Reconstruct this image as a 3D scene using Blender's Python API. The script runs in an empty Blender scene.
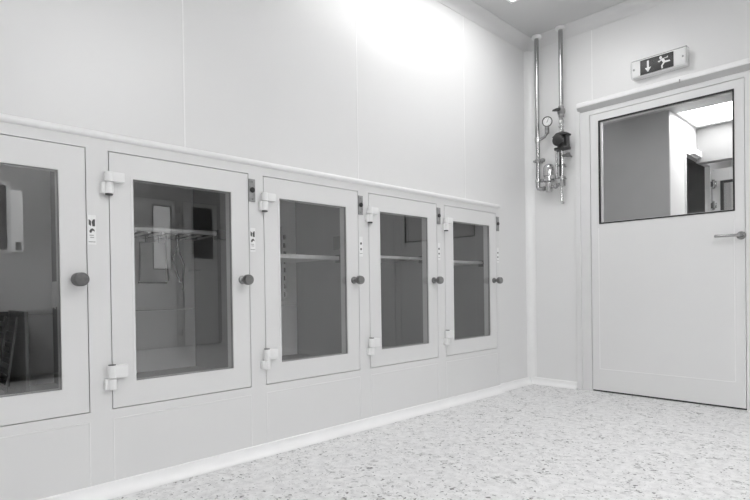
import bpy, bmesh, math, random
from mathutils import Vector, Matrix
random.seed(7)
col = bpy.context.scene.collection
PI = math.pi

# ------------------------------------------------------------------ materials
def nd(nt, t, **kw):
    n = nt.nodes.new(t)
    for k, v in kw.items():
        setattr(n, k, v)
    return n

def mat(name, v, rough=0.5, metal=0.0, var=0.03, scale=6.0, spec=0.5, bump=0.0, bscale=300.0):
    m = bpy.data.materials.new(name); m.use_nodes = True
    nt = m.node_tree; b = nt.nodes['Principled BSDF']
    tc = nd(nt, 'ShaderNodeTexCoord')
    ns = nd(nt, 'ShaderNodeTexNoise'); ns.inputs['Scale'].default_value = scale; ns.inputs['Detail'].default_value = 3
    nt.links.new(tc.outputs['Object'], ns.inputs['Vector'])
    r = nd(nt, 'ShaderNodeValToRGB')
    lo, hi = v * (1 - var), min(1, v * (1 + var))
    r.color_ramp.elements[0].position = .3; r.color_ramp.elements[1].position = .7
    r.color_ramp.elements[0].color = (lo, lo, lo, 1); r.color_ramp.elements[1].color = (hi, hi, hi, 1)
    nt.links.new(ns.outputs['Fac'], r.inputs['Fac'])
    nt.links.new(r.outputs['Color'], b.inputs['Base Color'])
    b.inputs['Roughness'].default_value = rough
    b.inputs['Metallic'].default_value = metal
    b.inputs['Specular IOR Level'].default_value = spec
    if bump > 0:
        n2 = nd(nt, 'ShaderNodeTexNoise'); n2.inputs['Scale'].default_value = bscale
        nt.links.new(tc.outputs['Object'], n2.inputs['Vector'])
        bp = nd(nt, 'ShaderNodeBump'); bp.inputs['Strength'].default_value = bump; bp.inputs['Distance'].default_value = .002
        nt.links.new(n2.outputs['Fac'], bp.inputs['Height'])
        nt.links.new(bp.outputs['Normal'], b.inputs['Normal'])
    return m

def glass(name, tint=.85, r0=.08, rough=0.0):
    m = bpy.data.materials.new(name); m.use_nodes = True
    nt = m.node_tree; nt.nodes.clear()
    out = nd(nt, 'ShaderNodeOutputMaterial'); mix = nd(nt, 'ShaderNodeMixShader')
    tr = nd(nt, 'ShaderNodeBsdfTransparent'); tr.inputs['Color'].default_value = (tint, tint, tint, 1)
    gl = nd(nt, 'ShaderNodeBsdfGlossy'); gl.inputs['Roughness'].default_value = rough
    geo = nd(nt, 'ShaderNodeNewGeometry')
    dt = nd(nt, 'ShaderNodeVectorMath', operation='DOT_PRODUCT')
    nt.links.new(geo.outputs['Incoming'], dt.inputs[0]); nt.links.new(geo.outputs['Normal'], dt.inputs[1])
    ab = nd(nt, 'ShaderNodeMath', operation='ABSOLUTE'); nt.links.new(dt.outputs['Value'], ab.inputs[0])
    om = nd(nt, 'ShaderNodeMath', operation='SUBTRACT'); om.inputs[0].default_value = 1; nt.links.new(ab.outputs[0], om.inputs[1])
    pw = nd(nt, 'ShaderNodeMath', operation='POWER'); pw.inputs[1].default_value = 5; nt.links.new(om.outputs[0], pw.inputs[0])
    ma = nd(nt, 'ShaderNodeMath', operation='MULTIPLY_ADD'); ma.inputs[1].default_value = 1 - r0; ma.inputs[2].default_value = r0
    nt.links.new(pw.outputs[0], ma.inputs[0])
    nt.links.new(ma.outputs[0], mix.inputs['Fac'])
    nt.links.new(tr.outputs[0], mix.inputs[1]); nt.links.new(gl.outputs[0], mix.inputs[2])
    nt.links.new(mix.outputs[0], out.inputs['Surface'])
    return m

def emit(name, s):
    m = bpy.data.materials.new(name); m.use_nodes = True
    nt = m.node_tree; b = nt.nodes['Principled BSDF']
    b.inputs['Base Color'].default_value = (.9, .9, .9, 1)
    b.inputs['Emission Color'].default_value = (1, 1, 1, 1); b.inputs['Emission Strength'].default_value = s
    return m

def floor_mat():
    m = bpy.data.materials.new('speckled_vinyl'); m.use_nodes = True
    nt = m.node_tree; b = nt.nodes['Principled BSDF']; L = nt.links.new
    tc = nd(nt, 'ShaderNodeTexCoord')
    def noise(scale, detail=2, dist=0, rough=.5):
        n = nd(nt, 'ShaderNodeTexNoise'); n.inputs['Scale'].default_value = scale; n.inputs['Detail'].default_value = detail
        n.inputs['Distortion'].default_value = dist; n.inputs['Roughness'].default_value = rough
        L(tc.outputs['Object'], n.inputs['Vector']); return n
    def ramp(src, stops):
        r = nd(nt, 'ShaderNodeValToRGB'); L(src, r.inputs['Fac'])
        e = r.color_ramp.elements
        while len(e) < len(stops): e.new(.5)
        for i, (p, c) in enumerate(stops): e[i].position = p; e[i].color = (c, c, c, 1)
        return r
    def mult(a, c):
        x = nd(nt, 'ShaderNodeMix', data_type='RGBA', blend_type='MULTIPLY'); x.inputs[0].default_value = 1
        L(a, x.inputs[6]); L(c, x.inputs[7]); return x.outputs[2]
    def addn(a, c, k):
        x = nd(nt, 'ShaderNodeMath', operation='MULTIPLY_ADD'); L(c, x.inputs[0]); x.inputs[1].default_value = k; L(a, x.inputs[2]); return x.outputs[0]
    base = ramp(noise(28, 4).outputs['Fac'], [(.35, .70), (.6, .83)])
    cl = noise(9, 2).outputs['Fac']
    # small dark flecks, gathered in loose drifts
    f1 = ramp(addn(noise(56, 2, .6).outputs['Fac'], cl, .35), [(.80, 1.0), (.88, .25)])
    f2 = ramp(addn(noise(34, 3, .8).outputs['Fac'], cl, .25), [(.71, 1.0), (.82, .68)])
    f3 = ramp(noise(105, 1, .3).outputs['Fac'], [(.66, 1.0), (.74, .6)])
    c = mult(mult(mult(base.outputs[0], f1.outputs[0]), f2.outputs[0]), f3.outputs[0])
    L(c, b.inputs['Base Color']); b.inputs['Roughness'].default_value = .42
    b.inputs['Specular IOR Level'].default_value = .35
    return m

M = dict(
    panel=mat('white_wall_panel', .765, .30, var=.012, scale=1.5),
    backpanel=mat('white_back_wall_panel', .78, .33, var=.012, scale=1.5),
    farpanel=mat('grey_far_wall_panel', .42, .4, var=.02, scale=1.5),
    cab=mat('white_lacquer', .745, .42, var=.012, scale=2),
    door=mat('white_door_lacquer', .76, .38, var=.012, scale=2),
    seam=mat('white_sealant', .90, .45, var=.01),
    trim=mat('white_trim', .86, .35, var=.01),
    casing=mat('white_casing', .74, .4, var=.01),
    ceil=mat('ceiling_panel', .60, .55, var=.015, scale=1.5),
    cove=mat('white_vinyl_cove', .90, .35, var=.02),
    floor=floor_mat(),
    inner=mat('brushed_steel_liner', .25, .45, .0, var=.08, scale=3),
    back=mat('pale_back_panel', .88, .45, var=.03, scale=3),  # light on the cabinet backs put into colour; side liner darker
    midback=mat('grey_back_panel', .62, .45, var=.03, scale=3),
    gapd=mat('dark_gap', .05, .8, var=.1),
    rub=mat('black_rubber', .012, .5, var=.1),
    steel=mat('polished_steel', .44, .22, 1.0, var=.05, scale=20),
    chrome=mat('chrome', .60, .12, 1.0, var=.03, scale=20),
    knob=mat('dark_grey_knob', .13, .45, .0, var=.15, scale=80, bump=.3),
    knobm=mat('dull_metal_knob', .27, .33, .9, var=.1, scale=60),
    lock=mat('dull_zinc', .30, .5, .3, var=.2, scale=50),
    dark=mat('dark_plastic', .03, .4, var=.2),
    grey=mat('grey_print', .35, .6, var=.1),
    label=mat('white_label', .86, .5, var=.01),
    black=mat('black_print', .09, .5, var=.1),
    white=mat('white_plastic', .85, .4, var=.02),
    partition=mat('grey_partition', .44, .45, var=.03),
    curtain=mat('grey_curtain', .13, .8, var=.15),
    tray=mat('grey_plastic_tray', .22, .5, var=.15, scale=12),
    wire=mat('light_wire', .72, .3, .3, var=.05, scale=30),
    bright=mat('bright_wire', .88, .25, 1.0, var=.03),
    hinge=mat('hinge_white', .82, .35, var=.01),
    glass=glass('cabinet_glass', .84, .185),
    dglass=glass('door_glass', .88, .09),
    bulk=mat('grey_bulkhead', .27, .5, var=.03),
    headshade=mat('painted_head_shade', .47, .5, var=.03),
    clear=glass('clear_cover', .97, .02, .35),
    lamp=emit('lamp_diffuser', 11.0),
    lamp0=emit('faint_lamp_diffuser', 1.5),
    lamp1=emit('dimmer_lamp_diffuser', 5.2),
    lamp2=emit('corridor_lamp_diffuser', 9.5),
    glowpane=emit('self_glowing_pane', .42),  # panes glow by themselves, standing in for bright rooms behind
    darkpane=mat('dark_window_pane', .02, .1, var=.1),
)

# ------------------------------------------------------------------ helpers
class MB:
    def __init__(s): s.bm = bmesh.new()
    def add(s, verts, faces):
        vs = [s.bm.verts.new(v) for v in verts]
        for f in faces:
            try: s.bm.faces.new([vs[i] for i in f])
            except ValueError: pass
        return s
    def box(s, x0, x1, y0, y1, z0, z1, bev=0, seg=2):
        t = bmesh.new()
        vs = [t.verts.new((x, y, z)) for x in (x0, x1) for y in (y0, y1) for z in (z0, z1)]
        for f in ((0,1,3,2),(4,6,7,5),(0,4,5,1),(2,3,7,6),(0,2,6,4),(1,5,7,3)): t.faces.new([vs[i] for i in f])
        bmesh.ops.recalc_face_normals(t, faces=t.faces)
        if bev: bmesh.ops.bevel(t, geom=t.edges[:], offset=bev, segments=seg, profile=.6, affect='EDGES')
        return s.merge(t)
    def merge(s, t, mtx=None):
        if mtx: t.transform(mtx)
        me = bpy.data.meshes.new('tmp'); t.to_mesh(me); t.free(); s.bm.from_mesh(me); bpy.data.meshes.remove(me)
        return s
    def lathe(s, prof, p, d, n=28):
        """profile of (radius, height) turned about the axis d that starts at p"""
        t = bmesh.new(); rings = []
        for r, h in prof:
            if r < 1e-6: rings.append([t.verts.new((0, 0, h))])
            else: rings.append([t.verts.new((r*math.cos(2*PI*k/n), r*math.sin(2*PI*k/n), h)) for k in range(n)])
        for a, b in zip(rings, rings[1:]):
            for k in range(n):
                q = [a[k % len(a)], a[(k+1) % len(a)], b[(k+1) % len(b)], b[k % len(b)]]
                u = []
                for v in q:
                    if v not in u: u.append(v)
                if len(u) > 2: t.faces.new(u)
        bmesh.ops.recalc_face_normals(t, faces=t.faces)
        q = Vector((0, 0, 1)).rotation_difference(Vector(d).normalized()).to_matrix().to_4x4()
        return s.merge(t, Matrix.Translation(Vector(p)) @ q)
    def cyl(s, p, q, r, n=20, bev=.15):
        d = Vector(q) - Vector(p); h = d.length; b = min(r, h)*bev
        return s.lathe([(0,0),(r-b,0),(r,b),(r,h-b),(r-b,h),(0,h)], p, d, n)
    def tube(s, pts, r, n=12):
        pts = [Vector(p) for p in pts]; rings = []; t = bmesh.new(); up = None
        for i, p in enumerate(pts):
            d = ((pts[min(i+1, len(pts)-1)] - pts[max(i-1, 0)])).normalized()
            if up is None:
                up = d.orthogonal().normalized()
            up = (up - d*up.dot(d)).normalized(); w = d.cross(up)
            rings.append([t.verts.new(p + (up*math.cos(2*PI*k/n) + w*math.sin(2*PI*k/n))*r) for k in range(n)])
        for a, b in zip(rings, rings[1:]):
            for k in range(n): t.faces.new((a[k], a[(k+1)%n], b[(k+1)%n], b[k]))
        t.faces.new(rings[0]); t.faces.new(rings[-1])
        bmesh.ops.recalc_face_normals(t, faces=t.faces)
        return s.merge(t)
    def prism(s, prof, a, b, axis):
        """closed 2D outline swept along an axis from a to b. axis x: outline is (y,z); y: (x,z); z: (x,y)"""
        f = {'x': lambda u, v, w: (w, u, v), 'y': lambda u, v, w: (u, w, v), 'z': lambda u, v, w: (u, v, w)}[axis]
        t = bmesh.new()
        A = [t.verts.new(f(u, v, a)) for u, v in prof]; B = [t.verts.new(f(u, v, b)) for u, v in prof]
        n = len(prof)
        for k in range(n): t.faces.new((A[k], A[(k+1)%n], B[(k+1)%n], B[k]))
        t.faces.new(A); t.faces.new(B)
        bmesh.ops.recalc_face_normals(t, faces=t.faces)
        return s.merge(t)
    def slab(s, axis, d0, d1, us, vs, holes):
        """flat slab with rectangular holes. axis x: u=y, v=z, thickness d0..d1 in x; axis y: u=x, v=z; axis z: u=x, v=y"""
        us = sorted({*us, *[h[0] for h in holes], *[h[1] for h in holes]}); vs = sorted({*vs, *[h[2] for h in holes], *[h[3] for h in holes]})
        f = {'x': lambda u, v, w: (w, u, v), 'y': lambda u, v, w: (u, w, v), 'z': lambda u, v, w: (u, v, w)}[axis]
        solid = {}
        for i in range(len(us)-1):
            for j in range(len(vs)-1):
                cu, cv = (us[i]+us[i+1])/2, (vs[j]+vs[j+1])/2
                solid[i, j] = not any(h[0] < cu < h[1] and h[2] < cv < h[3] for h in holes)
        t = bmesh.new()
        V = {}
        def vv(i, j, w):
            if (i, j, w) not in V: V[i, j, w] = t.verts.new(f(us[i], vs[j], w))
            return V[i, j, w]
        for (i, j), ok in solid.items():
            if not ok: continue
            for w in (d0, d1): t.faces.new((vv(i,j,w), vv(i+1,j,w), vv(i+1,j+1,w), vv(i,j+1,w)))
            for (di, dj), (p, q) in {(-1,0): ((0,0),(0,1)), (1,0): ((1,0),(1,1)), (0,-1): ((0,0),(1,0)), (0,1): ((0,1),(1,1))}.items():
                if not solid.get((i+di, j+dj), False):
                    t.faces.new((vv(i+p[0],j+p[1],d0), vv(i+q[0],j+q[1],d0), vv(i+q[0],j+q[1],d1), vv(i+p[0],j+p[1],d1)))
        bmesh.ops.recalc_face_normals(t, faces=t.faces)
        return s.merge(t)
    def move(s, loc):
        s.bm.transform(Matrix.Translation(Vector(loc))); return s
    def build(s, name, m, parent=None, smooth=False):
        me = bpy.data.meshes.new(name); s.bm.to_mesh(me); s.bm.free(); me.materials.append(m)
        if smooth:
            me.polygons.foreach_set('use_smooth', [True]*len(me.polygons))
            me.set_sharp_from_angle(angle=math.radians(38))
        o = bpy.data.objects.new(name, me); col.objects.link(o)
        if parent: o.parent = parent
        return o

def tag(o, label, cat, group=None):
    o['label'] = label; o['category'] = cat
    if group: o['group'] = group
    return o
def thing(name, loc, label, cat, group=None):
    o = bpy.data.objects.new(name, None); col.objects.link(o); o.location = loc; o.empty_display_size = .1
    return tag(o, label, cat, group)
def struct(o):
    o['kind'] = 'structure'; return o
def copy_tree(o, parent=None):
    c = o.copy(); col.objects.link(c)
    if parent: c.parent = parent
    for ch in list(o.children): copy_tree(ch, c)
    return c

# ------------------------------------------------------------------ room
XR, YF, H = 5.18, -6.6, 2.77
WX = -.025                                   # face of the left wall panels; cabinet fronts stand at x = 0
CAB_C = [-3.6204 + .6968*i for i in range(5)]
CW, CZ0, CZ1 = .3055, .3353, 1.3353          # half width and height range of each cabinet door
GAP = .0035
holes = [(c-CW-GAP, c+CW+GAP, CZ0-GAP, CZ1+GAP) for c in CAB_C]

struct(MB().box(-.6, XR+.1, YF-.1, .1, -.08, 0).build('floor', M['floor']))
LT = (.22, .82, -1.84, -.64)                 # ceiling light openings
lights = [LT, (2.3, 2.9, -3.0, -1.8), (3.0, 3.6, -5.9, -4.7), (4.1, 4.7, -3.0, -1.8), (4.1, 4.7, -5.6, -4.4), (.9, 1.5, -4.1, -2.9)]  # mid-room and far-wall lights are unseen, added to light the room
struct(MB().slab('z', H, H+.1, [-.15, XR+.1], [YF-.1, .15], [(a, b, c, d) for a, b, c, d in lights]).build('ceiling', M['ceil']))
struct(MB().slab('x', WX-.05, WX, [YF, 0], [0, H], holes).build('wall_left', M['panel']))
DX0, DX1, DZ1 = .412, 1.53, 2.10             # opening in the back wall
struct(MB().slab('y', 0, .12, [WX-.05, XR+.1], [0, H], [(DX0, DX1, 0, DZ1)]).build('wall_back', M['backpanel']))
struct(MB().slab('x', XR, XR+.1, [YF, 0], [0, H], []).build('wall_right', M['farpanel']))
struct(MB().box(WX-.05, XR+.1, YF-.1, YF, 0, H).build('wall_front', M['backpanel']))

# cabinet surround: one continuous white front, proud of the wall
struct(MB().slab('x', WX, 0, [-5.2, -.49], [.05, 1.385], holes).build('trim_1', M['cab']))
# rounded ledge moulding along its top
led = [(WX, 1.380), (.004, 1.380), (.011, 1.384), (.015, 1.391), (.014, 1.399), (.008, 1.405), (-.004, 1.409), (WX, 1.411)]
struct(MB().prism(led, -5.2, -.488, 'y').build('trim_2', M['trim'], smooth=True))
# shallow panels below the cabinet doors
mb = MB()
for c in CAB_C:
    y0, y1, z0, z1, w, d = c-CW-.002, c+CW+.002, .056, .297, .004, .0022
    mb.box(0, d, y0, y1, z1-w, z1, .001, 1).box(0, d, y0, y0+w, z0, z1-w, .001, 1).box(0, d, y1-w, y1, z0, z1-w, .001, 1)
struct(mb.build('trim_3', M['trim']))
# sealed joints between the wall panels
mb = MB()
for y in (-4.95, -3.93, -2.91, -1.89, -.87): mb.box(WX, WX+.0012, y-.003, y+.003, 1.41, 2.69)
for x in (.507, 1.62, 2.7, 3.8): mb.box(x-.003, x+.003, -.0012, 0, 2.166 if x < 1.6 else .05, 2.69)
struct(mb.build('trim_4', M['seam']))
# concave corner post
def cove2(cx, cy, r, sx, sy, n=8):
    """concave fillet outline in a corner at (cx,cy), opening to +sx,+sy"""
    pts = [(cx, cy)]
    for k in range(n+1):
        a = PI/2*k/n
        pts.append((cx + sx*r*(1-math.sin(a)), cy + sy*r*(1-math.cos(a))))
    return pts
mb = MB().prism(cove2(WX, 0, .052, 1, -1), .05, 2.70, 'z')
mb.box(WX, WX+.003, -.056, -.050, .05, 2.70).box(WX+.050, WX+.056, -.003, 0, .05, 2.70)
struct(mb.build('trim_5', M['trim'], smooth=True))
# ceiling coves
mb = MB().prism(cove2(WX, H, .07, 1, -1), YF, 0, 'y').box(WX, WX+.004, YF, -.03, H-.077, H-.069).box(WX+.069, WX+.077, YF, -.03, H-.004, H)
struct(mb.build('trim_6', M['casing'], smooth=True))
mb = MB().prism(cove2(0, H, .07, -1, -1), WX, XR, 'x').box(0, XR, -.004, 0, H-.077, H-.069).box(.03, XR, -.077, -.069, H-.004, H)
struct(mb.build('trim_7', M['casing'], smooth=True))
# vinyl cove skirting
def skirt(o, s):
    pts = [(o, 0)]
    for k in range(9):
        a = PI/2*k/8
        pts.append((o + s*(.006+.040*(1-math.sin(a))), .0015+.040*(1-math.cos(a))))
    pts += [(o + s*.006, .050), (o, .053)]
    return pts
struct(MB().prism(skirt(0, 1), -5.2, -.49, 'y').prism(skirt(WX, 1), -.49, 0, 'y').build('baseboard_left', M['cove'], smooth=True))
struct(MB().prism(skirt(0, -1), WX, .372, 'x').prism(skirt(0, -1), 1.565, XR, 'x').build('baseboard_back', M['cove'], smooth=True))

# ------------------------------------------------------------------ back door
fr = MB().slab('y', -.004, .11, [DX0, DX1], [0, DZ1], [(.4855, 1.4525, 0, 2.0635)])
fr.box(.374, .414, -.016, 0, 0, 2.135, .003).box(1.528, 1.566, -.016, 0, 0, 2.135, .003)
struct(fr.build('trim_8', M['casing']))
head = [(0, 2.168), (-.030, 2.164), (-.034, 2.158), (-.034, 2.134), (-.030, 2.130), (-.005, 2.094), (0, 2.094)]
struct(MB().prism(head, .400, 1.60, 'x').build('trim_9', M['seam']))  # brighter white puts the fascia highlight into its colour
struct(MB().prism([(-.0305, 2.1285), (-.0065, 2.0955), (-.008, 2.0945), (-.032, 2.1275)], .401, 1.599, 'x').build('trim_11', M['headshade']))  # grey strip paints shade onto the downward bevel of the door head
struct(MB().box(1.1, 1.106, -.040, -.032, 2.118, 2.142, .001).build('trim_10', M['grey']))

VX0, VX1, VZ0, VZ1 = .558, 1.3885, 1.2535, 1.998
d = struct(MB().slab('y', 0, .045, [.489, 1.449], [.012, 2.06], [(VX0-.009, VX1+.009, VZ0-.009, VZ1+.009)]).build('door_1', M['door']))
mb = MB()
x0, x1, z0, z1, w = .541, 1.396, .168, 1.215, .007
mb.box(x0, x1, -.0022, 0, z0, z0+w, .001, 1).box(x0, x0+w, -.0022, 0, z0+w, z1, .001, 1).box(x1-w, x1, -.0022, 0, z0+w, z1, .001, 1)
mb.build('bead', M['trim'], d)
g = MB().slab('y', -.004, .046, [VX0-.009, VX1+.009], [VZ0-.009, VZ1+.009], [(VX0, VX1, VZ0, VZ1)]).build('gasket', M['rub'], d)
MB().slab('y', .012, .034, [VX0, VX1], [VZ0, VZ1], [(VX0+.012, VX1-.004, VZ0+.004, VZ1-.006)]).build('glazing_bead', M['trim'], d)
MB().add([(VX0, .010, VZ0), (VX1, .010, VZ0), (VX1, .010, VZ1), (VX0, .010, VZ1)], [(0, 1, 2, 3)]).build('glass_pane', M['dglass'], d)
hx, hz = 1.430, 1.088
h = MB().cyl((hx, 0, hz), (hx, -.010, hz), .026, 28).cyl((hx, -.008, hz), (hx, -.052, hz), .010)
h.tube([(hx+.004, -.052, hz), (hx-.03, -.054, hz), (hx-.120, -.052, hz+.002), (hx-.130, -.046, hz+.002)], .0095)
h.build('handle', M['steel'], d, True)
struct(MB().box(.489, 1.449, .006, .04, .001, .012).build('trim_13', M['gapd']))

# ------------------------------------------------------------------ corridor seen through the door's window
CH = 2.50
struct(MB().box(-1.2, .50, 1.77, 1.80, 0, CH).build('wall_corridor_near', M['partition']))
struct(MB().slab('x', .46, .50, [1.80, 4.2], [0, CH], [(2.27, 3.17, 0, 2.16)]).build('wall_corridor_left', M['cab']))
struct(MB().box(.46, 2.8, 4.2, 4.3, 0, CH).build('wall_corridor_far', M['cab']))
struct(MB().box(.50, 2.7, 2.68, 2.80, 2.12, CH).build('wall_corridor_bulkhead', M['bulk']))
struct(MB().box(2.7, 2.8, .12, 4.2, 0, CH).build('wall_corridor_right', M['cab']))
struct(MB().box(-1.3, -1.2, .12, 1.8, 0, CH).build('wall_corridor_end', M['partition']))
struct(MB().box(-1.4, 2.8, .12, 4.3, -.08, 0).build('floor_corridor', M['floor']))
CL, CL2, CL3 = (.52, 1.72, 1.92, 2.60), (.0, 1.2, .45, .95), (.7, 1.9, 2.86, 3.08)
struct(MB().slab('z', CH, CH+.08, [-1.3, 2.8], [.12, 4.3], [CL, CL2, CL3]).build('ceiling_corridor', M['ceil']))
struct(MB().box(.495, .515, 2.245, 2.27, 0, 2.185).box(.495, .515, 3.17, 3.195, 0, 2.185).box(.495, .515, 2.27, 3.17, 2.16, 2.185).build('trim_12', M['casing']))
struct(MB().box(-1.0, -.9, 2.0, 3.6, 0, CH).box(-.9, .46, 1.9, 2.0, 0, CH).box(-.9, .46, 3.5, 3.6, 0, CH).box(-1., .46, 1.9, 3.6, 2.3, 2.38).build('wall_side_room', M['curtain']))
# opened corridor door
od = struct(MB().slab('y', 3.20, 3.24, [.53, 1.33], [.012, 2.12], [(.61, 1.17, 1.15, 1.98)]).build('door_4', M['cab']))
MB().slab('y', 3.19, 3.245, [.61, 1.17], [1.15, 1.98], [(.635, 1.145, 1.175, 1.955)]).build('gasket', M['rub'], od)
MB().add([(.63, 3.22, 1.17), (1.15, 3.22, 1.17), (1.15, 3.22, 1.96), (.63, 3.22, 1.96)], [(0, 1, 2, 3)]).build('glass_pane', M['dglass'], od)
for z in (.35, 1.70, 1.95):
    MB().box(.515, .575, 3.175, 3.2, z-.03, z+.03, .004).cyl((.545, 3.18, z-.05), (.545, 3.18, z+.05), .014).build('hinge', M['steel'], od, True)
cl = thing('door_closer', (.50, 2.62, 2.20), 'long pale door closer above the dark doorway seen through the door window', 'door closer')
MB().box(0, .055, -.22, .28, -.03, .035, .006).build('closer_body', M['white'], cl)
MB().box(.02, .035, .22, .42, -.032, -.024, .002).build('closer_arm', M['steel'], cl)
# hanging curtain in the side room
pts = []
N = 90
for k in range(N+1):
    t = k/N; pts.append((.20 + .035*math.sin(t*62) + .012*math.sin(t*23+1), 2.05 + 1.4*t))
mb = MB(); vs = []; fs = []
for k, (x, y) in enumerate(pts):
    vs += [(x, y, .05), (x + .01*math.sin(k), y, 2.25)]
    if k: fs.append((2*k-2, 2*k, 2*k+1, 2*k-1))
cu = mb.add(vs, fs).build('curtain', M['curtain'], smooth=True)
tag(cu, 'dark grey pleated curtain hanging in the doorway seen through the door window', 'curtain')

def ceiling_light(name, r, z, label, m, group=None):
    cx, cy = (r[0]+r[1])/2, (r[2]+r[3])/2; hx, hy = (r[1]-r[0])/2, (r[3]-r[2])/2
    t = thing(name, (cx, cy, z), label, 'ceiling light', group)
    MB().slab('z', -.004, .05, [-hx, hx], [-hy, hy], [(-hx+.018, hx-.018, -hy+.018, hy-.018)]).build('frame', M['white'], t)
    MB().box(-hx+.018, hx-.018, -hy+.018, hy-.018, .004, .03).build('diffuser', m, t)
    return t
for r, lb in zip(lights, ('recessed ceiling panel light by the left wall near the pipe corner', 'added unseen ceiling panel light mid room toward the back wall', 'added unseen ceiling panel light mid room behind the viewer', 'added unseen ceiling panel light by the far wall toward the back wall', 'added unseen ceiling panel light by the far wall, away from the back wall', 'recessed ceiling panel light above the nearest cabinets')):
    ceiling_light('ceiling_light', r, H, lb, M['lamp0'] if r[0] == .9 else M['lamp1'] if r[0] < 1 else M['lamp'], 'recessed ceiling panel lights of the room')
ceiling_light('corridor_light', CL, CH, 'bright ceiling panel light seen through the door window', M['lamp2'], 'corridor ceiling lights')
ceiling_light('corridor_light', CL2, CH, 'added unseen corridor light just behind the back door, above its window', M['lamp1'], 'corridor ceiling lights')  # unseen fixture added to brighten the corridor partition
ceiling_light('corridor_light', CL3, CH, 'added unseen corridor light beyond the bulkhead, over the opened far door', M['lamp2'], 'corridor ceiling lights')  # unseen fixture added to brighten the opened door leaf

# ------------------------------------------------------------------ far side of the room (seen only mirrored in the cabinet glass)
def flat_door(name, y0, y1, win, pane, hy, hdir):
    d = struct(MB().slab('x', XR-.012, XR, [y0, y1], [.012, 2.08], [win]).build(name, M['midback']))
    MB().box(XR-.010, XR-.004, win[0], win[1], win[2], win[3]).build('glass_pane', pane, d)
    MB().slab('x', XR-.015, XR-.009, [win[0], win[1]], [win[2], win[3]], [(win[0]+.014, win[1]-.014, win[2]+.014, win[3]-.014)]).build('gasket', M['rub'], d)
    MB().cyl((XR-.012, hy, 1.10), (XR-.02, hy, 1.10), .026).tube([(XR-.012, hy, 1.10), (XR-.055, hy, 1.10), (XR-.058, hy+hdir*.13, 1.10)], .010).build('handle', M['steel'], d, True)
    MB().slab('x', XR-.004, XR-.0005, [y0-.012, y1+.012], [0, 2.092], [(y0, y1, 0, 2.08)]).build('gap', M['gapd'], d)
    return d
flat_door('door_2', -1.62, -.70, (-1.03, -.76, 1.10, 2.0), M['glowpane'], -1.5, 1)
b = flat_door('door_3', -.585, -.06, (-.464, -.135, 1.27, 2.02), M['darkpane'], -.50, 1)
mb = MB()
for z in (.21, 1.75, 1.96): mb.box(XR-.035, XR, -.665, -.635, z-.05, z+.05, .005)
mb.build('hinge', M['steel'], b)
w1 = struct(MB().slab('x', XR-.02, XR, [-3.6, -2.66], [1.26, 2.10], [(-3.56, -2.70, 1.30, 2.05)]).build('window_1', M['trim']))
MB().box(XR-.012, XR-.004, -3.56, -2.70, 1.30, 2.05).build('glass_pane', M['darkpane'], w1)
nb = MB().box(XR-.015, XR, -2.66, -2.54, 1.28, 2.0, .003).build('side_panel', M['glowpane'], w1)  # glows in its material to look brighter than the wall
MB().box(XR-.02, XR-.014, -2.62, -2.56, 1.30, 1.40).build('side_panel_inset', M['dark'], nb)

# ------------------------------------------------------------------ cabinets
DT = .05
root = thing('glazed_cabinet', (0, CAB_C[0], 0), '', 'cabinet', 'white glazed cabinets in a row along the left wall')
IY, IX, T = CW+.028, -.63, .012
car = MB()
car.box(IX-T, WX-.052, -IY-T, -IY, .30-T, 1.37+T).box(IX-T, WX-.052, IY, IY+T, .30-T, 1.37+T)
car.box(IX, WX-.052, -IY, IY, .37-T, .37).box(IX, WX-.052, -IY, IY, 1.37, 1.37+T)
car.build('carcass', M['inner'], root)
MB().box(IX-T, IX, -IY, IY, .30-T, .690, .001, 1).box(IX-T, IX, -IY, IY, .693, 1.37+T, .001, 1).build('back_panel', M['back'], root)
WY0, WY1, WZ0, WZ1 = -.2165, .216, .4324, 1.2403
dr = MB().slab('x', -DT, 0, [-CW, CW], [CZ0, CZ1], [(WY0, WY1, WZ0, WZ1)])
# chamfered frame round the pane opening
lip = MB().slab('x', -.004, .001, [WY0-.010, WY1+.010], [WZ0-.010, WZ1+.010], [(WY0, WY1, WZ0, WZ1)])
door = dr.build('door', M['cab'], root)
lip.build('pane_frame', M['cab'], door)
MB().slab('x', -.012, -.005, [WY0, WY1], [WZ0, WZ1], [(WY0+.003, WY1-.003, WZ0+.003, WZ1-.003)]).build('gasket', M['grey'], door)
MB().add([(-.003, WY0, WZ0), (-.003, WY1, WZ0), (-.003, WY1, WZ1), (-.003, WY0, WZ1)], [(0, 1, 2, 3)]).build('glass_pane', M['glass'], door)
ky, kz = CW-.038, .838
kb = MB().lathe([(0, 0), (.019, 0), (.020, .003), (.019, .010), (.011, .014), (.010, .034), (.020, .038), (.0235, .042), (.0245, .050), (.0235, .064), (.021, .068), (0, .069)], (0, ky, kz), (1, 0, 0), 32)
KNOB = kb.build('knob', M['knobm'], door, True)
def hinge(z0, zm, z1, cap_up):
    y = -CW-.008; r = .0165; x = .019
    hb = MB().cyl((x, y, zm+.001), (x, y, z1), r, 24, .12).box(.0005, x+r*.82, y, y+.056, zm+.002, z1-.001, .003)
    hb.cyl((x, y, z0), (x, y, zm-.001), r, 24, .12).box(.0005, x+.004, y-.026, y, z0+.001, zm-.002, .003)
    ho = hb.build('hinge', M['hinge'], root, True)
    e = (z1-.002, z1+.003) if cap_up else (z0+.002, z0-.006)
    MB().cyl((x, y, e[0]), (x, y, e[1]), .0138, 20).build('dark_hollow_cap', M['dark'], ho, True)  # dark cap stands in for the shaded hollow of the knuckle
hinge(1.169, 1.214, 1.254, False)
hinge(.412, .455, .506, True)

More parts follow.
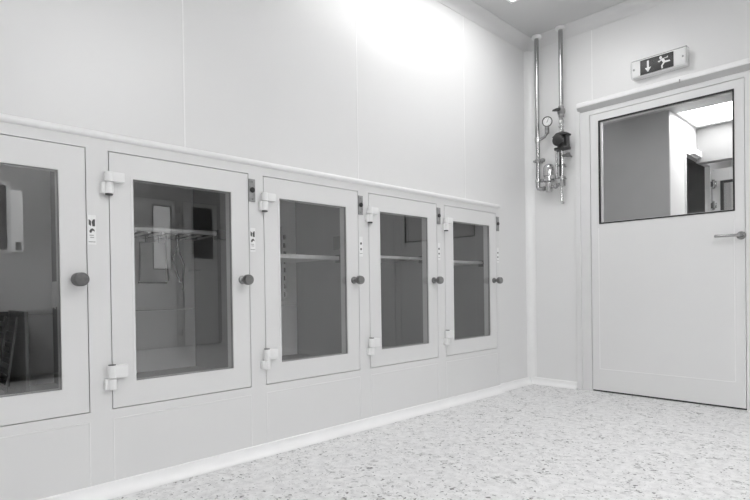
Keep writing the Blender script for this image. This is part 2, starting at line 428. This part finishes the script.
cabs = [root] + [copy_tree(root) for _ in range(4)]
names = ('cabinet with a thick dark knob and dark trays behind its glass',
         'cabinet with a wire shelf and hanging tools behind its glass',
         'cabinet with a solid shelf and slotted white upright behind its glass',
         'cabinet second from the room corner, one thin shelf inside',
         'cabinet nearest the room corner, last of the row')
for i, (c, nm) in enumerate(zip(cabs, names)):
    c.location = (0, CAB_C[i], 0); c['label'] = 'white glazed wall ' + nm
bp = [o for o in cabs[0].children if o.name.startswith('back_panel')][0]
bp.data = bp.data.copy(); bp.data.materials[0] = M['back']
# the first cabinet has a thicker, darker knob
kd = [o for o in cabs[0].children if o.name.startswith('door')][0]
ko = [o for o in kd.children if o.name.startswith('knob')][0]
me = bpy.data.meshes.new('knob')
tb = MB().lathe([(0, 0), (.016, 0), (.016, .008), (.024, .012), (.0255, .018), (.0255, .062), (.024, .068), (.020, .070), (0, .070)], (0, ky+.004, kz), (1, 0, 0), 32).bm
tb.to_mesh(me); tb.free(); me.materials.append(M['knob']); me.polygons.foreach_set('use_smooth', [True]*len(me.polygons)); me.set_sharp_from_angle(angle=.6)
ko.data = me; ko['label'] = 'thick dark grey knob'

# lock plates on the post to the right of cabinets two to five
for i in range(1, 5):
    y = CW+.019
    lp = MB().box(.0005, .006, y-.017, y+.017, 1.207, 1.314, .0015).build('lock_plate', M['lock'], cabs[i])
    MB().cyl((.005, y, 1.262), (.013, y, 1.262), .0125, 20).build('lock_cylinder', M['dark'], lp, True)
    for z in (1.300, 1.218): MB().cyl((.005, y, z), (.0075, y, z), .004, 10).build('screw', M['steel'], lp, True)

# small warning labels on the posts
spots = ('without a lock plate', 'right of the wire shelf cabinet', 'right of the slotted upright cabinet',
         'left of the last cabinet', 'right of the last cabinet')
for i in range(5):
    y0 = CAB_C[i] + CW + .006; w = .028
    t = thing('warning_label', (0, y0 + w/2, 1.027), 'narrow white label with dark symbols on the post ' + spots[i], 'label', 'white labels on the cabinet posts')
    MB().box(.0004, .0022, -w/2, w/2, -.056, .056, .0006, 1).build('plate', M['label'], t)
    s = MB()
    X0, X1 = .0021, .0028
    if i < 2:
        s.prism([(-.011, .040), (-.003, .034), (-.003, .014), (-.011, .020)], X0, X1, 'x').prism([(-.001, .030), (.004, .040), (.011, .041), (.011, .014), (.002, .014)], X0, X1, 'x')
        s.prism([(-.009, -.004), (-.004, .004), (.003, .006), (.009, .000), (.009, -.006), (.002, -.002), (-.003, -.012), (-.008, -.010)], X0, X1, 'x')
        s.build('symbol', M['black'], t)
        MB().box(X0, X1, -.009, .006, -.022, -.019).box(X0, X1, -.007, .007, -.030, -.027).build('small_print', M['grey'], t)
        MB().box(X0, X1, -.012, .012, -.047, -.044).build('line', M['grey'], t)
    else:
        s.cyl((X0, 0, .018), (X1, 0, .018), .0068, 16).cyl((X0, 0, -.014), (X1, 0, -.014), .0062, 16)
        s.build('symbol', M['black'], t)
        MB().box(X0, X1, -.010, .010, -.040, -.037).build('small_print', M['grey'], t)

# shelves
def bracket(p, y, z, x0, x1):
    return MB().box(x0, x1, y, IY, z-.028, z+.020, .002).build('shelf_bracket', M['dark'], p)
c = cabs[1]
ws = MB().tube([(-.27, -IY+.01, 1.077), (-.27, IY-.055, 1.077)], .0115, 10)
wr = MB().tube([(-.62, -IY+.01, 1.070), (-.62, IY-.055, 1.070)], .007, 8).tube([(-.44, -IY+.01, 1.062), (-.44, IY-.055, 1.062)], .005, 8)
n = 10
for k in range(n):
    y = -IY+.03 + k*(2*IY-.10)/(n-1)
    wr.tube([(-.268, y, 1.066), (-.62, y, 1.066)], .009, 8)
MB().box(-.615, -.285, -IY+.012, IY-.06, 1.0765, 1.0785).build('dark_gap_sheet', M['knob'], c)  # added dark sheet that darkens the gaps between shelf wires
wsh = ws.build('shelf', M['wire'], c, True); wsh['label'] = 'white wire grid shelf'
wr.build('wire_grid', M['bright'], wsh, True)
bracket(c, IY-.05, 1.075, -.30, -.25)
for i, z, xf in ((2, .972, -.16), (3, .985, -.12), (4, .975, -.12)):
    c = cabs[i]
    MB().box(IX+.02, xf, -IY+.004, IY-.028, z-.008, z+.008, .004).box(xf-.012, xf+.004, -IY+.004, IY-.034, z-(.014 if i == 2 else .009), z+.009, .003).build('shelf', M['wire'], c)
    bracket(c, IY-.034, z-.002, xf-.035, xf+.012)
# slotted upright in the third cabinet
yu = .232
up = MB()
up.slab('x', IX+.002, IX+.02, [yu-.022, yu+.022], [.72, 1.19], [(yu-.010, yu+.010, .745+.052*k, .775+.052*k) for k in range(8)])
upo = up.build('shelf_upright', M['white'], cabs[2])
MB().box(IX+.001, IX+.004, yu-.014, yu+.014, .73, 1.18).build('slot_back', M['dark'], upo)
MB().box(-.21, -.135, IY-.035, IY, 1.02, 1.10, .003).build('socket_box', M['dark'], cabs[2])

# things kept in the cabinets
hb = thing('hanging_tongs', (-.27, -2.845, 1.0435), 'thin steel tongs hanging open from the wire shelf', 'tongs')
MB().tube([(0, -.002, 0), (.004, .004, -.03), (0, -.022, -.10), (0, .012, -.21)], .004, 8).build('tong_arm', M['steel'], hb, True)
MB().tube([(.008, 0, 0), (.008, .004, -.06), (.006, .030, -.13), (.004, .022, -.25)], .004, 8).build('tong_arm', M['steel'], hb, True)
MB().tube([(.004, -.008, -.010), (.004, -.004, .012), (.004, .006, .012), (.004, .010, -.010)], .003, 8).build('hook', M['dark'], hb, True)
hp = thing('hanging_pouch', (-.30, -2.95, 1.0395), 'pale grey flat pouch hanging under the wire shelf beside the tongs', 'pouch')
MB().prism([(-.055, -.02), (-.06, -.20), (-.05, -.206), (.05, -.206), (.06, -.20), (.055, -.02)], -.012, .012, 'x').build('pouch_body', M['tray'], hp)
MB().box(-.014, .014, -.062, .062, -.212, -.204, .002).build('bottom_strip', M['dark'], hp)
for q in (-.03, .03): MB().tube([(0, q, -.02), (0, q, .016)], .003, 6).build('hook', M['steel'], hp)
hr = thing('hanging_rod', (-.30, -2.885, 1.0395), 'thin dark rod hanging from the wire shelf between pouch and tongs', 'rod')
MB().tube([(0, 0, .016), (0, 0, -.09), (.004, .01, -.20)], .0045, 8).build('rod_shaft', M['dark'], hr, True)

tr = thing('tray_rack', (-.42, -3.53, .371), 'dark open rack of leaning slatted trays at the bottom of the nearest cabinet', 'rack')
MB().box(-.16, .16, -.30, -.288, 0, .345).box(-.16, .16, .062, .074, 0, .345).box(-.16, .16, -.288, .062, 0, .012).box(.150, .16, -.288, .062, .012, .03).build('rack_body', M['tray'], tr)
MB().box(-.16, -.150, -.287, .061, .013, .34).build('dark_lining', M['dark'], tr)
for k in range(9):
    y = -.262 + k*.033
    lf = MB().box(-.13, -.11, -.004, .004, 0, .31, .002).box(.10, .12, -.004, .004, 0, .31, .002)
    for q in range(7): lf.box(-.11, .10, -.003, .003, .015+q*.043, .035+q*.043, .001)
    o = lf.build('tray', M['dark'] if k % 2 else M['knob'], tr); o.location = (0, y, .016); o.rotation_euler = (-.14, 0, 0)

N = 14; vs = []; fs = []
for k in range(N+1):
    x = -.62 + .10*k/N
    for q, z in enumerate((.842, .80, .76, .722 + .006*math.sin(k))):
        vs.append((x + (.008*math.sin(q) if k % 2 else 0), -3.2915 - .008*abs(math.sin(k*.9))*(q+.4)/3, z))
    if k: fs += [(4*k-4+q, 4*k+q, 4*k+q+1, 4*k-3+q) for q in range(3)]
tag(MB().add(vs, fs).build('hanging_cloth', M['label'], smooth=True), 'small pale cloth hanging on the right inside wall of the nearest cabinet', 'cloth')

lo = thing('low_bench', (3.66, -2.98, 0), 'unseen dark low bench added mid room, mirrored in the nearest cabinet glass', 'bench')  # unseen, added to give the first cabinet glass a dark reflection
MB().box(-.27, .25, -.44, .44, .605, .636, .004).build('bench_top', M['knob'], lo)
MB().box(-.24, .235, -.43, .43, .05, .605).build('bench_body', M['dark'], lo)
for y in (-.285, 0, .285): MB().box(-.25, -.2395, y-.135, y+.135, .07, .585, .002).build('bench_panel', M['knob'], lo)
for y in (-.40, .40):
    for x in (-.21, .20): MB().box(x-.02, x+.02, y-.02, y+.02, 0, .05).build('leg', M['dark'], lo)

# ------------------------------------------------------------------ gas pipework in the corner
P = -.075
pw = thing('gas_pipework', (.19, 0, 1.42), 'polished steel pipework with gauge, regulator and black valve in the room corner', 'pipework')
def part(mb, name, m, parent=pw, smooth=True):
    mb.move((-.19, 0, -1.42)); return mb.build(name, m, parent, smooth)
XL, XP = .101, .300
part(MB().cyl((XL, P, 1.60), (XL, P, H), .0165, 20, .05).tube([(XL, P, 1.62), (XL, P, 1.58), (XL+.006, P, 1.562), (XL+.024, P, 1.555), (.158, P, 1.555)], .0165, 16), 'pipe', M['steel'])
part(MB().cyl((XP, P, 2.16), (XP, P, H), .0165, 20, .05), 'pipe', M['steel'])
part(MB().cyl((XP, P, 1.60), (XP, P, 2.09), .0145, 20, .05).tube([(XP-.003, P, 1.62), (XP-.004, P, 1.50), (XP-.002, P, 1.44), (XP+.006, P-.01, 1.425), (XP+.016, P-.016, 1.423)], .010, 12), 'pipe', M['chrome'])
part(MB().tube([(XP-.036, P-.01, 1.84), (XP-.036, P-.01, 1.62)], .008, 10), 'pipe', M['steel'])
for x in (XL, XP):
    part(MB().lathe([(.016, 0), (.034, 0), (.037, .006), (.036, .022), (.017, .026)], (x, P, H-.028), (0, 0, 1), 28), 'ceiling_collar', M['white'])
# unions and clamps
for x, z0, z1, q in ((XL, 1.925, 1.965, 20), (XL, 1.61, 1.635, 20), (XP, 2.00, 2.012, 20), (XP, 2.03, 2.058, 6), (XP, 1.955, 1.985, 6)):
    part(MB().cyl((x, P, z0), (x, P, z1), .021, q), 'union', M['chrome'])
part(MB().box(XL-.034, XL+.052, P-.016, P+.016, 1.772, 1.788, .004).cyl((XL, P, 1.766), (XL, P, 1.794), .022, 20).cyl((XL+.046, P-.018, 1.78), (XL+.046, P+.01, 1.78), .014, 12).box(XL-.006, XL+.006, P, 0, 1.774, 1.786), 'pipe_clamp', M['lock'])
for z in (1.715, 1.62):
    part(MB().box(XP-.048, XP+.026, P-.012, P+.010, z-.006, z+.006, .002).box(XP-.012, XP, P, 0, z-.005, z+.005), 'pipe_clamp', M['lock'])
part(MB().cyl((XP-.005, P-.018, 1.63), (XP-.005, P-.018, 1.83), .006, 10), 'spindle', M['dark'])
# gauge branch
gx, gz = .192, 2.066
part(MB().tube([(XL, P, 1.942), (.14, P-.005, 1.948), (.168, P-.012, 1.955), (.186, P-.014, 1.975), (.189, P-.014, 1.99)], .0105, 12), 'gauge_branch', M['steel'])
ga = part(MB().cyl((.189, P-.014, 1.975), (.189, P-.014, 2.028), .0165, 14).cyl((.190, P-.014, 2.02), (.192, P-.014, 2.045), .009, 12), 'gauge_valve', M['lock'])
nrm = Vector((.42, -.90, -.10)).normalized(); gc = Vector((gx, P-.014, gz))
g = part(MB().lathe([(0, -.012), (.032, -.012), (.038, -.006), (.0385, .016), (.035, .018), (.032, .0135), (.032, .010)], gc, nrm, 32), 'pressure_gauge', M['dark'])
part(MB().lathe([(0, .0115), (.0325, .0115), (.0325, .009)], gc, nrm, 32), 'dial', M['label'], g)
qm = Vector((0, 0, 1)).rotation_difference(nrm).to_matrix().to_4x4()
t = MB().prism([(-.002, -.008), (.002, -.008), (.0008, .024), (-.0008, .024)], .0118, .0126, 'z')
for k in range(9):
    a = -2.3 + k*.575; cx_, cy_ = .026*math.sin(a), .026*math.cos(a); s = .0018
    t.prism([(cx_-s, cy_-s), (cx_+s, cy_-s), (cx_+s, cy_+s), (cx_-s, cy_+s)], .0117, .0123, 'z')
t.bm.transform(Matrix.Translation(gc) @ qm)
part(t, 'needle', M['black'], g, False)
# upper ball valve with a lever
part(MB().cyl((XP, P, 2.08), (XP, P, 2.165), .0215, 8).lathe([(.015, 0), (.027, .012), (.030, .03), (.027, .048), (.015, .06)], (XP, P, 2.093), (0, 0, 1), 20).cyl((XP, P, 2.123), (XP-.004, P-.042, 2.127), .011, 14), 'valve', M['lock'])
part(MB().prism([(XP-.050, 2.126), (XP-.044, 2.135), (XP-.014, 2.140), (XP+.016, 2.138), (XP+.018, 2.122), (XP-.006, 2.114), (XP-.030, 2.120)], P-.050, P-.040, 'y'), 'lever', M['dark'], smooth=False)
# black regulator: domed hand wheel facing the room, body and base flange
vc = Vector((XP-.010, P-.012, 1.900)); vd = Vector((-.25, -.95, -.05)).normalized()
part(MB().cyl((XP+.005, P, 1.845), (XP+.005, P, 1.935), .036, 24).box(XP-.045, XP+.060, P-.036, P+.030, 1.826, 1.848, .005).prism([(XP-.052, 1.925), (XP-.02, 1.950), (XP+.03, 1.956), (XP+.066, 1.942), (XP+.060, 1.930), (XP+.02, 1.936), (XP-.03, 1.922)], P-.05, P+.025, 'y').box(XP+.042, XP+.056, P-.03, P+.02, 1.846, 1.935, .003), 'black_valve', M['dark'])
part(MB().lathe([(0, 0), (.030, 0), (.034, .01), (.044, .020), (.046, .034), (.042, .048), (.030, .056), (0, .058)], (XP+.006, P-.02, 1.897), vd, 28), 'hand_wheel', M['dark'])
part(MB().cyl((XP+.030, P-.05, 1.875), (XP+.034, P-.062, 1.90), .010, 12), 'bolt', M['chrome'])
# side outlet tap
part(MB().cyl((XP, P, 1.785), (XP+.058, P-.008, 1.778), .011, 14).cyl((XP+.052, P-.008, 1.765), (XP+.056, P-.008, 1.797), .015, 12).prism([(XP+.04, 1.77), (XP+.085, 1.756), (XP+.088, 1.764), (XP+.07, 1.786), (XP+.045, 1.79)], P-.026, P-.010, 'y'), 'outlet_tap', M['knob'])
# filter regulator, a stout silver cylinder
part(MB().lathe([(0, 0), (.024, 0), (.026, .006), (.026, .070), (.034, .075), (.045, .080), (.045, .100), (.036, .106), (.036, .118), (.041, .122), (.041, .185), (.037, .200), (.024, .212), (.012, .216), (0, .218)], (.193, P, 1.525), (0, 0, 1), 28), 'filter_regulator', M['chrome'])
part(MB().tube([(.215, P, 1.560), (.255, P, 1.562), (XP, P, 1.575)], .012, 12).cyl((XP+.006, P, 1.55), (XP+.006, P, 1.60), .021, 8), 'cross_pipe', M['steel'])
for a, b, rr, q in (((.237, P, 1.561), (.260, P, 1.562), .020, 6), ((.140, P, 1.555), (.160, P, 1.555), .020, 6), ((.153, P-.02, 1.615), (.143, P-.036, 1.615), .015, 12), ((.226, P-.02, 1.625), (.237, P-.036, 1.627), .016, 12)):
    part(MB().cyl(a, b, rr, q), 'fitting', M['lock'])

# ------------------------------------------------------------------ emergency exit sign over the door
ex = thing('exit_sign', (.980, 0, 2.279), 'long clear and white exit sign with down arrow and running figure above the door', 'exit sign')
SW = .172
ex.scale = (1, 1, 1.2)
def rounded(w, z0, z1):
    return w
prof = [(0, -.048), (-.058, -.050)] + [(-.060-.018*math.cos(a), .002+.050*math.sin(a)) for a in [-PI/2*.98+PI*.98*k/16 for k in range(17)]] + [(-.056, .054), (0, .054)]
MB().prism([(0, -.044), (-.056, -.044), (-.060, -.040), (-.060, .044), (-.054, .048), (0, .048)], -SW+.006, SW-.006, 'x').build('housing', M['white'], ex)
co = MB().prism(prof, -SW, SW, 'x').build('clear_cover', M['clear'], ex, True)
pn = MB().box(-.112, .095, -.064, -.0605, -.041, .041).build('pictogram_panel', M['rub'], ex)
ya, yb = -.0662, -.0642
ar = MB().prism([(-.006, .030), (.006, .030), (.006, -.008), (.020, -.008), (0, -.034), (-.020, -.008), (-.006, -.008)], ya, yb, 'y')
ar.move((-.062, 0, 0)).build('arrow', M['white'], pn)
rn = MB().prism([(.005*math.cos(k*PI/5)*1.7, .005*math.sin(k*PI/5)*1.7 + .026) for k in range(10)], ya, yb, 'y')
rn.move((-.012, 0, 0))
rn.prism([(-.012, .016), (.004, .020), (.018, .000), (.004, -.008)], ya, yb, 'y')            # torso
rn.prism([(.008, -.008), (.018, .002), (.044, .000), (.046, -.007), (.020, -.008)], ya, yb, 'y')   # back leg
rn.prism([(.002, -.006), (.014, -.006), (.000, -.022), (.002, -.036), (-.007, -.036), (-.010, -.020)], ya, yb, 'y')  # front leg
rn.prism([(-.010, .018), (-.004, .012), (-.022, .002), (-.030, .008), (-.026, .012), (-.020, .009)], ya, yb, 'y')  # front arm
rn.prism([(.002, .018), (.010, .016), (.030, .016), (.034, .024), (.028, .024), (.026, .021)], ya, yb, 'y')     # back arm
rn.move((.030, 0, 0)).build('running_figure', M['white'], pn)
for x in (-.155, .150):
    MB().cyl((x, -.058, .0), (x, -.063, .0), .006, 12).build('screw', M['grey'], ex)

# ------------------------------------------------------------------ world, colour, camera
w = bpy.data.worlds.new('World'); bpy.context.scene.world = w; w.use_nodes = True
w.node_tree.nodes['Background'].inputs['Color'].default_value = (.5, .5, .5, 1)
w.node_tree.nodes['Background'].inputs['Strength'].default_value = .3
sc = bpy.context.scene
sc.view_settings.view_transform = 'Standard'
sc.view_settings.look = 'None'
sc.view_settings.exposure = .26
sc.cycles.use_denoising = True
sc.cycles.max_bounces = 16; sc.cycles.diffuse_bounces = 8; sc.cycles.transparent_max_bounces = 16

f, yaw, pit, rol = 528.5, .7987, -.0083, -.0141
fw = Vector((-math.sin(yaw)*math.cos(pit), math.cos(yaw)*math.cos(pit), math.sin(pit)))
r = Vector((math.cos(yaw), math.sin(yaw), 0)); u = r.cross(fw)
r2 = r*math.cos(rol) + u*math.sin(rol); u2 = -r*math.sin(rol) + u*math.cos(rol)
cam = bpy.data.cameras.new('camera'); co = bpy.data.objects.new('camera', cam); col.objects.link(co)
mx = Matrix((r2, u2, -fw)).transposed().to_4x4(); mx.translation = (2.1933, -3.9302, .7867)
co.matrix_world = mx
cam.sensor_width = 36; cam.lens = f/750*36; cam.shift_y = 43.45/750; cam.clip_start = .05
sc.camera = co
